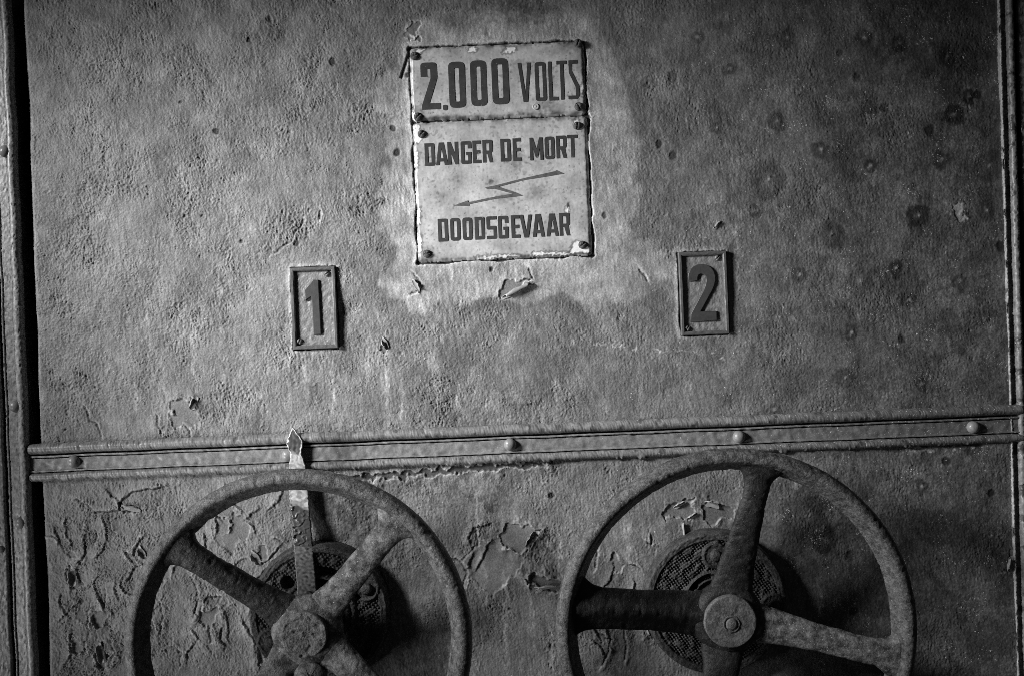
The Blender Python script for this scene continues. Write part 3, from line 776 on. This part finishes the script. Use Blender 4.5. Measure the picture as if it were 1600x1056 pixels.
dang = empty('danger_sign'); tag(dang, 'lower enamel plate reading DANGER DE MORT and DOODSGEVAAR with lightning arrow', 'sign', 'enamel warning plates')
link('plate', plate_mesh('plate', SIGNS[1], 1100, [
    [(648, 196), (655, 196), (656, 214), (660, 218), (650, 226), (648, 214)], [(896, 190), (902, 186), (903, 194), (897, 198)],
    [(896, 380), (904, 377), (906, 386), (912, 388), (923, 386), (924, 396), (908, 394), (890, 397)],
    [(743, 403), (775, 400), (800, 399), (812, 400), (776, 403), (746, 406)], [(832, 396), (860, 395), (890, 396), (888, 399), (850, 398), (834, 400)],
    [(883, 330), (887, 322), (888, 330), (886, 338)], [(648, 240), (652, 238), (652, 262), (648, 262)], [(651, 330), (656, 326), (656, 350), (652, 352)], [(653, 372), (658, 368), (658, 392), (654, 394)]],
    stains=[(808, 248, 14, 20, .45), (712, 282, 14, 10, .3), (842, 302, 20, 14, .3), (768, 285, 5, 5, .6), (820, 271, 5, 5, .4), (690, 310, 12, 12, .25), (888, 322, 3, 6, .8), (790, 310, 20, 8, .3),
            (800, 228, 70, 5, .15), (668, 398, 18, 12, .3), (820, 385, 90, 10, .14), (705, 300, 40, 24, .12), (880, 310, 30, 50, .1)]), M_ENAMEL, dang)
W1 = [('D', 664, 679.6, 259.4), ('A', 681, 700, 258.3), ('N', 699.8, 716.5, 257.3), ('G', 720.6, 736.9, 256.3), ('E', 739, 752, 255.2), ('R', 754.6, 770.4, 254.2), ('D', 782.7, 798.3, 252.5), ('E', 802, 815, 251.6),
      ('M', 828.5, 849, 250.6), ('O', 852, 867.2, 249), ('R', 869.8, 886, 247.5), ('T', 887.5, 903.5, 246.3)]
W2 = [('D', 684.8, 700.4, 377.7), ('O', 704, 719.8, 376.6), ('O', 723.3, 738.5, 375.8), ('D', 742.5, 757.9, 374.8), ('S', 760.8, 776.7, 374), ('G', 779, 794.8, 373.2), ('E', 799.4, 812.7, 372.2), ('V', 812.9, 832.2, 371.6),
      ('A', 832.4, 851.4, 370.6), ('A', 854, 873.5, 369.6), ('R', 874.8, 891.2, 368.6)]
outline_mesh('lettering', word([t + (35.4,) for t in W1], 35.4, 5.3, 5.2), 0.4, 0, M_LETTER, dang, 3.42)
outline_mesh('lettering', word([t + (35.6,) for t in W2], 35.6, 5.3, 5.2), 0.4, 0, M_LETTER, dang, 3.42)
ar = [(1160, 342), (1105, 316), (1085, 325), (840, 380), (640, 431), (565, 445), (580, 458), (635, 456), (770, 492), (650, 513), (440, 557), (438, 543), (330, 582), (445, 584), (443, 571), (650, 530), (850, 507), (800, 484), (668, 440), (850, 393), (1130, 346)]
outline_mesh('lightning_arrow', [[uv(640 + a / 4.8, 200 + b / 4.8, 6.5) for a, b in ar]], 0.4, 0, M_ARROW, dang, 3.42)
for (px, py, a) in [(659, 210, .9), (902, 197, 1.4), (667, 397, .3), (910, 383, .7)]: screw(px, py, 3.6, dang, 6.4, a)

# ------------------------------------------------------------------ number plates
def number_plate(name, r, label, contours, screws):
    t = empty(name); tag(t, label, 'number plate', 'cast number plates')
    x0, z0, x1, z1 = r; f = 5.6
    bm = bmesh.new()
    def ring(x0, z0, x1, z1, h): return [bm.verts.new((x * MM, -h * MM, z * MM)) for x, z in ((x0, z0), (x1, z0), (x1, z1), (x0, z1))]
    rings = [ring(x0, z0, x1, z1, -5), ring(x0, z0, x1, z1, 5.4), ring(x0 + .9, z0 + .9, x1 - .9, z1 - .9, 6.6), ring(x0 + f - 1.6, z0 + f - 1.6, x1 - f + 1.6, z1 - f + 1.6, 6.6), ring(x0 + f, z0 + f, x1 - f, z1 - f, 5.6), ring(x0 + f + .6, z0 + f + .6, x1 - f - .6, z1 - f - .6, 0.2)]
    for a, b in zip(rings[:-1], rings[1:]):
        for k in range(4): bm.faces.new((a[k], a[(k + 1) % 4], b[(k + 1) % 4], b[k]))
    me = bpy.data.meshes.new('border'); bmesh.ops.subdivide_edges(bm, edges=[e for e in bm.edges if e.calc_length() > 40 * MM], cuts=12)
    rg = random.Random(int(x0))
    for v in bm.verts: v.co.x += rg.uniform(-.12, .12) * MM; v.co.z += rg.uniform(-.12, .12) * MM; v.co.y += rg.uniform(-.15, .15) * MM
    bmesh.ops.recalc_face_normals(bm, faces=bm.faces)
    bm.to_mesh(me); bm.free(); link('border', me, M_FRAME, t)
    xs = np.arange(x0 + 3, x1 - 2.9, 1.0); zs = np.arange(z0 + 3, z1 - 2.9, 1.0); X, Z = np.meshgrid(xs, zs)
    H = 1.4 + 0.18 * band(X.shape, 1.0, 12, 5) + 0.12 * band(X.shape, 1.0, 4, 6)
    link('plate', grid_mesh('plate', X, -H, Z), M_PLATE, t)
    outline_mesh('numeral', contours, 3.2, 1.0, M_NUM, t, 0.6)
    for (px, py, a) in screws: screw(px, py, 2.0, t, 4.6, a, M_FRAME, 3.0)
    return t
z5 = lambda a, b: uv(400 + a / 5.28, 380 + b / 5.28, 6)
number_plate('number_plate', NUMS[0], 'small framed plate with raised numeral 1', [rnd([z5(a, b) for a, b in [(468, 302), (514, 302), (536, 752), (472, 758), (455, 440), (404, 476), (397, 386)]], .6)], [(511, 428, .6), (468.5, 533, 1.2)])
z6 = lambda a, b: uv(1020 + a / 4.59, 330 + b / 4.59, 6)
two = [(258, 503), (256, 450), (272, 415), (296, 394), (326, 382), (358, 379), (392, 387), (420, 403), (440, 430), (451, 465), (451, 500), (443, 535), (428, 570), (345, 718), (460, 716), (463, 784), (272, 793), (274, 738), (362, 575), (379, 530), (385, 495), (381, 468), (366, 452), (346, 449), (331, 458), (324, 475), (323, 500)]
number_plate('number_plate', NUMS[1], 'small framed plate with raised numeral 2', [[z6(a, b) for a, b in two]], [(1121, 403, .8), (1074, 513, 1.0)])

# ------------------------------------------------------------------ flanges, pointer, hand wheels
AX1 = np.array([-297.0 * CR - 424.0 * SR, 297.0 * SR - 424.0 * CR]); AX2 = np.array([313.0 * CR - 407.0 * SR, -313.0 * SR - 407.0 * CR])   # shaft axes on the panel

def flange(label, ax, R0, bosses, inner, hatch, seed, slots, holes):
    """round cast bearing plate; bosses (image angle, radius, size), slots (r0, r1, a0, a1, depth)"""
    t = empty('bearing_flange', (ax[0], 0, ax[1])); tag(t, label, 'flange', 'round cast flanges')
    r = np.concatenate([[R0 + 2, R0 + 1.2, R0 + 0.3], np.linspace(R0 - 0.6, 6, 150)]); nth = 560
    th = np.linspace(0, 2 * math.pi, nth, endpoint=False)
    Rr, Th = np.meshgrid(r, th, indexing='ij')
    X = Rr * np.cos(Th); Z = Rr * np.sin(Th)
    XI = X * CR - Z * SR; ZI = X * SR + Z * CR; TI = np.degrees(np.arctan2(ZI, XI))
    top = 26.0
    H = np.full(Rr.shape, top)
    ringw = sstep(R0 - 13, R0 - 10.5, Rr)
    r0, r1 = inner
    fld = (1 - ringw) * sstep(r1, r1 + 2, Rr)
    for (a, rad, size) in bosses:
        d = np.hypot(XI - rad * math.cos(R(a)), ZI - rad * math.sin(R(a)))
        fld *= sstep(size - 1, size + 1.5, d)
    p = hatch; u1 = XI * math.cos(.62) + ZI * math.sin(.62); u2 = -XI * math.sin(.62) + ZI * math.cos(.62)
    tri = lambda v: np.abs(np.mod(v / p, 1) - .5) * 2
    kn = np.minimum(tri(u1), tri(u2))
    wear = np.clip(0.75 + 0.45 * band(Rr.shape, 1.0, 26, seed + 9), 0.15, 1.1)
    H -= fld * (3.6 - 2.8 * sstep(0.1, 0.85, kn)) * wear + fld * 0.8
    # inner collar and well
    H -= 7.0 * (1 - sstep(r0 - 2, r0, Rr))
    H += 1.5 * sstep(r0, r0 + 2, Rr) * (1 - sstep(r1 - 2, r1, Rr))
    H -= 3.5 * gauss(Rr - (r0 + r1) / 2, 2.0)
    for (a, rad, size) in bosses:
        d = np.hypot(XI - rad * math.cos(R(a)), ZI - rad * math.sin(R(a)))
        H = np.where(d < size, top + 1.0 + 1.2 * gauss(d - size + 2.5, 1.8), H)
    for (ra, rb, a0, a1, dep) in slots:
        m = sstep(ra, ra + 1.5, Rr) * (1 - sstep(rb - 1.5, rb, Rr)) * (TI > a0) * (TI < a1)
        H -= dep * m
    for (a, rad, size, dep) in holes:
        d = np.hypot(XI - rad * math.cos(R(a)), ZI - rad * math.sin(R(a))); H -= dep * (1 - sstep(size - 1.2, size, d))
    g = band(Rr.shape, 1.0, 9, seed); H += 0.25 * g
    H -= 4 * sstep(R0 - 4, R0 + .2, Rr) ** 2
    H[:3] = np.array([-4, 10, 20])[:, None]
    me = grid_mesh('plate', X, -H, Z, wrap_v=True)
    link('plate', me, M_FLANGE, t)
    for i, (a, rad, size) in enumerate(bosses):
        if size < 14: continue
        b = lathe_mesh('bolt', [(9, -2), (9, 3.5), (8, 5)] + [(8 * math.cos(q), 5 + 2.5 * math.sin(q)) for q in np.linspace(0, math.pi / 2, 5)[1:-1]] + [(.05, 7.5)], 26, .15, i)
        o = link('bolt', b, M_CAP if i == 0 else M_FLANGE, t)
        aa = R(a) - ROLL
        o.location = (rad * math.cos(aa) * MM, -(top + 0.5) * MM, rad * math.sin(aa) * MM)
    return t
flange('round cast flange behind the left hand wheel, under the pointer', AX1, 107.0, [(29, 84, 20), (209, 84, 20), (119, 200, 1)], (42, 58), 5.0, 31, [(60, 74, 20, 92, 12), (44, 56, 20, 100, 7)], [(135, 68, 11, 16)])
flange('round cast flange behind the right hand wheel with lugs and bolts', AX2, 109.0, [(91, 74, 20), (-2, 88, 19), (180, 74, 20)], (36, 50), 4.2, 37, [(38, 48, 100, 175, 8)], [(140, 42, 6, 10)])

def pointer():
    t = empty('pointer'); tag(t, 'flat upright pointer strip with spear tip, white paint peeling off it', 'pointer')
    # (image y, left x, right x, height)
    K = [(668, 456.5, 458.5, 13), (676, 453, 463, 13.5), (684, 450, 470, 14), (692, 447.5, 473, 14.5), (700, 450, 471, 15), (708, 454, 470, 15.5), (716, 453.5, 473, 16), (728, 452, 477, 16), (760, 452, 480.5, 17),
         (800, 454, 483, 19), (850, 459, 487.5, 25), (900, 463, 492, 32), (920, 464.5, 493.5, 34.5), (928, 465, 494.5, 34), (934, 467, 492, 31)]
    K = np.array(K, float)
    ys = np.arange(668, 934.1, 0.9); n = len(ys); m = 26
    xl = np.interp(ys, K[:, 0], K[:, 1]); xr = np.interp(ys, K[:, 0], K[:, 2]); hb = np.interp(ys, K[:, 0], K[:, 3])
    rough = band((n, m), 1.0, 8, 41); med = band((n, m), 1.0, 14, 42)
    ed = band((n, 2), 1.0, 9, 43)
    tornL = ((ys > 795) & (ys < 852)) * (np.mod((ys - 795) / 13.0, 1.0)) * 4.0
    xl = xl + 0.3 * ed[:, 0] + tornL * 0.8; xr = xr + 0.25 * ed[:, 1]
    u = np.linspace(0, 1, m)[None, :]
    IX = xl[:, None] * (1 - u) + xr[:, None] * u; IY = np.tile(ys[:, None], (1, m)); H = np.tile(hb[:, None], (1, m))
    white = sstep(704, 712, IY + 1.5 * med) * (1 - sstep(786, 794, IY - 8 * (u - .5) * 2 + 2 * med))
    edge = np.minimum(u, 1 - u) * (xr - xl)[:, None]
    headedge = (IY < 712) * (1 - sstep(0.8, 2.2, edge + 0.7 * rough))
    blist = (IY > 790) * (IY < 853)
    tb = np.mod((IY + 16 * (u - .3) + 3.0 * med - 792) / 14.0, 1.0)
    H = H + 0.10 * rough + blist * (2.4 * tb ** 2.5 * (1.15 - u)) + 0.5 * white
    H = H + 2.2 * gauss(IY - 926, 5)
    tone = 0.17 * (1 + 0.3 * rough)
    tone = np.where(blist, 0.075, tone)
    tone = np.where(IY < 712, 0.085 * (1 + .2 * med), tone)
    tone = tone * (1 - white) + white * (np.where(IY < 724, 0.58, 0.36 + 0.26 * sstep(0.2, 0.8, med + 0.9 * gauss(np.hypot(IX - 470, IY - 772), 12))) * (1 + 0.08 * rough))
    tone = tone * (1 - headedge) + 0.8 * headedge
    tone = np.where(blist & (tb > .94), tone + 0.16 * (med > 0.9), tone)
    # thickness: fold the rim back
    IX = np.concatenate([IX[:, :1], IX, IX[:, -1:]], 1); IY = np.concatenate([IY[:, :1], IY, IY[:, -1:]], 1)
    H2 = np.concatenate([H[:, :1] - 5, H, H[:, -1:] - 5], 1); tone = np.concatenate([tone[:, :1] * .6, tone, tone[:, -1:] * .6], 1)
    X, Z = uv(IX, IY, H2 * 0 + np.concatenate([hb[:, None]] * (m + 2), 1))
    me = grid_mesh('strip', X, -H2, Z, {'tone': np.clip(tone, .02, .9)}, flip=True)
    link('strip', me, M_STRAP, t)
    b = lathe_mesh('pivot_pin', [(8, -8), (8, 3), (6.5, 5), (.05, 5.6)], 20, .2, 3)
    o = link('pivot_pin', b, M_CAP, t); x, z = uv(483, 931, 36); o.location = (x * MM, -33 * MM, z * MM)
    return t
pointer()

def lumps(X, Y, Z, seed, big=0.5, small=0.4, pit=1.2):
    """isotropic cast iron roughness sampled at the surface itself (mm)"""
    out = np.empty(X.size)
    xs, ys, zs = X.ravel(), Y.ravel(), Z.ravel()
    for i in range(out.size):
        v = Vector((xs[i] + seed * 37.0, ys[i] + 11.0 * seed, zs[i]))
        a = mnoise.noise(v / 21.0); b = mnoise.noise(v / 6.0) + 0.8 * mnoise.noise(v / 3.2)
        c = mnoise.noise(v / 9.0 + Vector((5, 9, 2)))
        out[i] = big * a + small * b - pit * max(0.0, c - 0.22) * 2.2
    return out.reshape(X.shape)

def torus_rim(R_out, a, b, hc, seed):
    nu, nv = 900, 44
    th = np.linspace(0, 2 * math.pi, nu, endpoint=False)[:, None]; ph = np.linspace(0, 2 * math.pi, nv, endpoint=False)[None, :]
    sh = (nu, nv)
    # cross section (outwards, forwards): worn round outside and front, a steep inner flank
    pr = np.array([(1, -.35), (1.0, .05), (.93, .42), (.76, .74), (.5, .93), (.25, 1), (.0, .95), (-.18, .78), (-.36, .4), (-.66, -.15), (-.9, -.6), (-.95, -.7), (-.7, -.95), (-.2, -1), (.4, -1), (.8, -.8)])
    seg = np.hypot(*(np.roll(pr, -1, 0) - pr).T); cum = np.concatenate([[0], np.cumsum(seg)])
    q = np.linspace(0, cum[-1], nv, endpoint=False); pc = np.vstack([pr, pr[:1]])
    cx = np.interp(q, cum, pc[:, 0])[None, :]; cy = np.interp(q, cum, pc[:, 1])[None, :]
    wob = 0.35 * band((nu, 1), 1.7, 260, seed + 3)
    rr0 = R_out - a + a * cx + wob; hh0 = hc + b * cy + 0 * th
    nz = lumps(rr0 * np.cos(th), hh0, rr0 * np.sin(th), seed)
    rr = rr0 + nz * cx; hh = hh0 + nz * cy
    return grid_mesh('rim', rr * np.cos(th), -hh + 0 * th, rr * np.sin(th), wrap_u=True, wrap_v=True, flip=True)
def spoke_mesh(ang, r0, r1, h0, h1, ws, seed, ribbed=False):
    """ws: list of (t, half width, half depth)"""
    n, m = 170, 48
    ws = np.array(ws); t = np.linspace(0, 1, n)[:, None]; ph = np.linspace(0, 2 * math.pi, m, endpoint=False)[None, :]
    W = np.interp(t, ws[:, 0], ws[:, 1]); Dp = np.interp(t, ws[:, 0], ws[:, 2])
    k = np.ones(9) / 9
    W = np.convolve(np.pad(W[:, 0], 4, 'edge'), k, 'valid')[:, None]; Dp = np.convolve(np.pad(Dp[:, 0], 4, 'edge'), k, 'valid')[:, None]
    e = 2 / 2.3
    cx = np.sign(np.cos(ph)) * np.abs(np.cos(ph)) ** e; cy = np.sign(np.sin(ph)) * np.abs(np.sin(ph)) ** e
    nz = lumps(r0 + (r1 - r0) * t + 0 * ph, Dp * cy, W * cx, seed, 0.9, 0.4, 1.3)
    across = (W + nz) * cx; up = (Dp + nz) * cy
    if ribbed:   # a rib along the middle of a flatter arm
        up = np.where(cy > 0, up * (0.45 + 0.75 * gauss(across / W, 0.42)), up * .7)
    rad = r0 + (r1 - r0) * t + 0 * ph; hh = h0 + (h1 - h0) * sstep(0.0, 1.0, t) + up
    c, s = math.cos(ang), math.sin(ang)
    X = rad * c - across * s; Z = rad * s + across * c
    return grid_mesh('spoke', X, -hh, Z, wrap_v=True, flip=False)

def wheel(label, ax, R_out, angs, mats, widths, seed, cap_r, capmat, ribs, hubmat):
    t = empty('hand_wheel', (ax[0], 0, ax[1])); tag(t, label, 'hand wheel', 'cast iron hand wheels')
    link('rim', torus_rim(R_out, 16.2, 15.0, 136.0, seed), M_RIM, t)
    for i, (a, mt, wd) in enumerate(zip(angs, mats, widths)):
        link('spoke', spoke_mesh(R(a) - ROLL, 12, R_out - 15, 79, 131, wd, seed + 20 + i * 3, ribs[i]), mt, t)
    link('hub', lathe_mesh('hub', [(26, 20), (27, 60), (40, 66), (52, 74), (53, 84), (49, 92), (cap_r + 5, 97), (cap_r + 2, 97.5), (0.1, 97.5)], 72, .35, seed), hubmat, t)
    P = [(cap_r, 94), (cap_r, 103.5), (cap_r - 1.2, 105)] + [(rr, 105.2) for rr in np.linspace(cap_r - 2.0, 1, 26)] + [(0.05, 105.4)]
    cp = link('hub_cap', lathe_mesh('hub_cap', P, 96, .3 if seed < 80 else .12, seed + 5), capmat, t)
    me = cp.data; n = len(me.vertices); co = np.empty(n * 3, np.float32); me.vertices.foreach_get('co', co); co = co.reshape(-1, 3)
    top = co[:, 1] < -104.5 * MM
    am = (1.0, .8, 2.2) if seed < 80 else (.6, .3, .7)
    co[top, 1] -= lumps(co[top, 0] / MM, 0 * co[top, 0], co[top, 2] / MM, seed, *am) * MM
    me.vertices.foreach_set('co', co.ravel()); me.update()
    return t, cp
ST = [(0, 30, 10), (.14, 29, 13), (.26, 23, 12.5), (.4, 20.5, 11.5), (.76, 19, 11), (.86, 20.5, 11), (.91, 26, 11.5), (.95, 38, 12), (1, 46, 12)]
w1, c1 = wheel('left rusty iron hand wheel with four round spokes, in front of the pointer', AX1 + np.array([-4.0, -5.0]), 245.0, [142, 51, 233, 322], [M_SPOKE, M_SPOKE_RUST, M_SPOKE_RUST, M_SPOKE_RUST], [ST] * 4, 51, 33.5, M_CAP, [False] * 4, M_SPOKE_RUST)
lug = lathe_mesh('lug', [(22, 70), (23, 92), (21, 96), (.05, 97)], 40, .4, 12)
o = link('lug', lug, M_SPOKE_RUST, w1); x, z = uv(487, 1053, 96); o.location = ((x - AX1[0]) * MM, 0, (z - AX1[1]) * MM)
ST2 = [(0, 38, 14), (.15, 31, 13), (.3, 26, 11.5), (.5, 21.5, 10.5), (.78, 17.5, 10), (.87, 19, 10), (.92, 26, 11), (.95, 36, 12), (1, 44, 12)]
ST3 = [(0, 38, 16), (.2, 32, 15), (.4, 30, 14), (.65, 29, 12), (.8, 30, 12), (.87, 33, 12), (.92, 42, 12), (1, 58, 12)]
ST4 = [(0, 36, 15), (.15, 29, 14), (.3, 24, 13), (.5, 19.5, 12), (.78, 18.5, 11), (.86, 20, 11), (.91, 26, 12), (.95, 37, 12), (1, 46, 12)]
w2, c2 = wheel('right dark iron hand wheel with broad worn spokes and a smooth round hub cap', AX2 + np.array([3.0, -3.0]), 254.5, [81, 172, -10, 262], [M_SPOKE, M_SPOKE, M_SPOKE_RUST, M_SPOKE], [ST2, ST3, ST4, ST2], 91, 38.0, M_CAP2, [False, True, False, False], M_SPOKE)
pin = lathe_mesh('centre_pin', [(8.5, 0), (8.2, 2.0), (6, 3), (.05, 3.3)], 24, .15, 9)
o = link('centre_pin', pin, M_CAP2, c2); o.location = (1 * MM, -105 * MM, -3 * MM)
rg = lathe_mesh('pin_washer', [(13, -1), (12.6, 1.0), (11, 1.6), (9.4, .6), (9, -1)], 28, .3, 10)
o = link('pin_washer', rg, M_CAP, c2); o.location = (1 * MM, -105 * MM, -3 * MM)
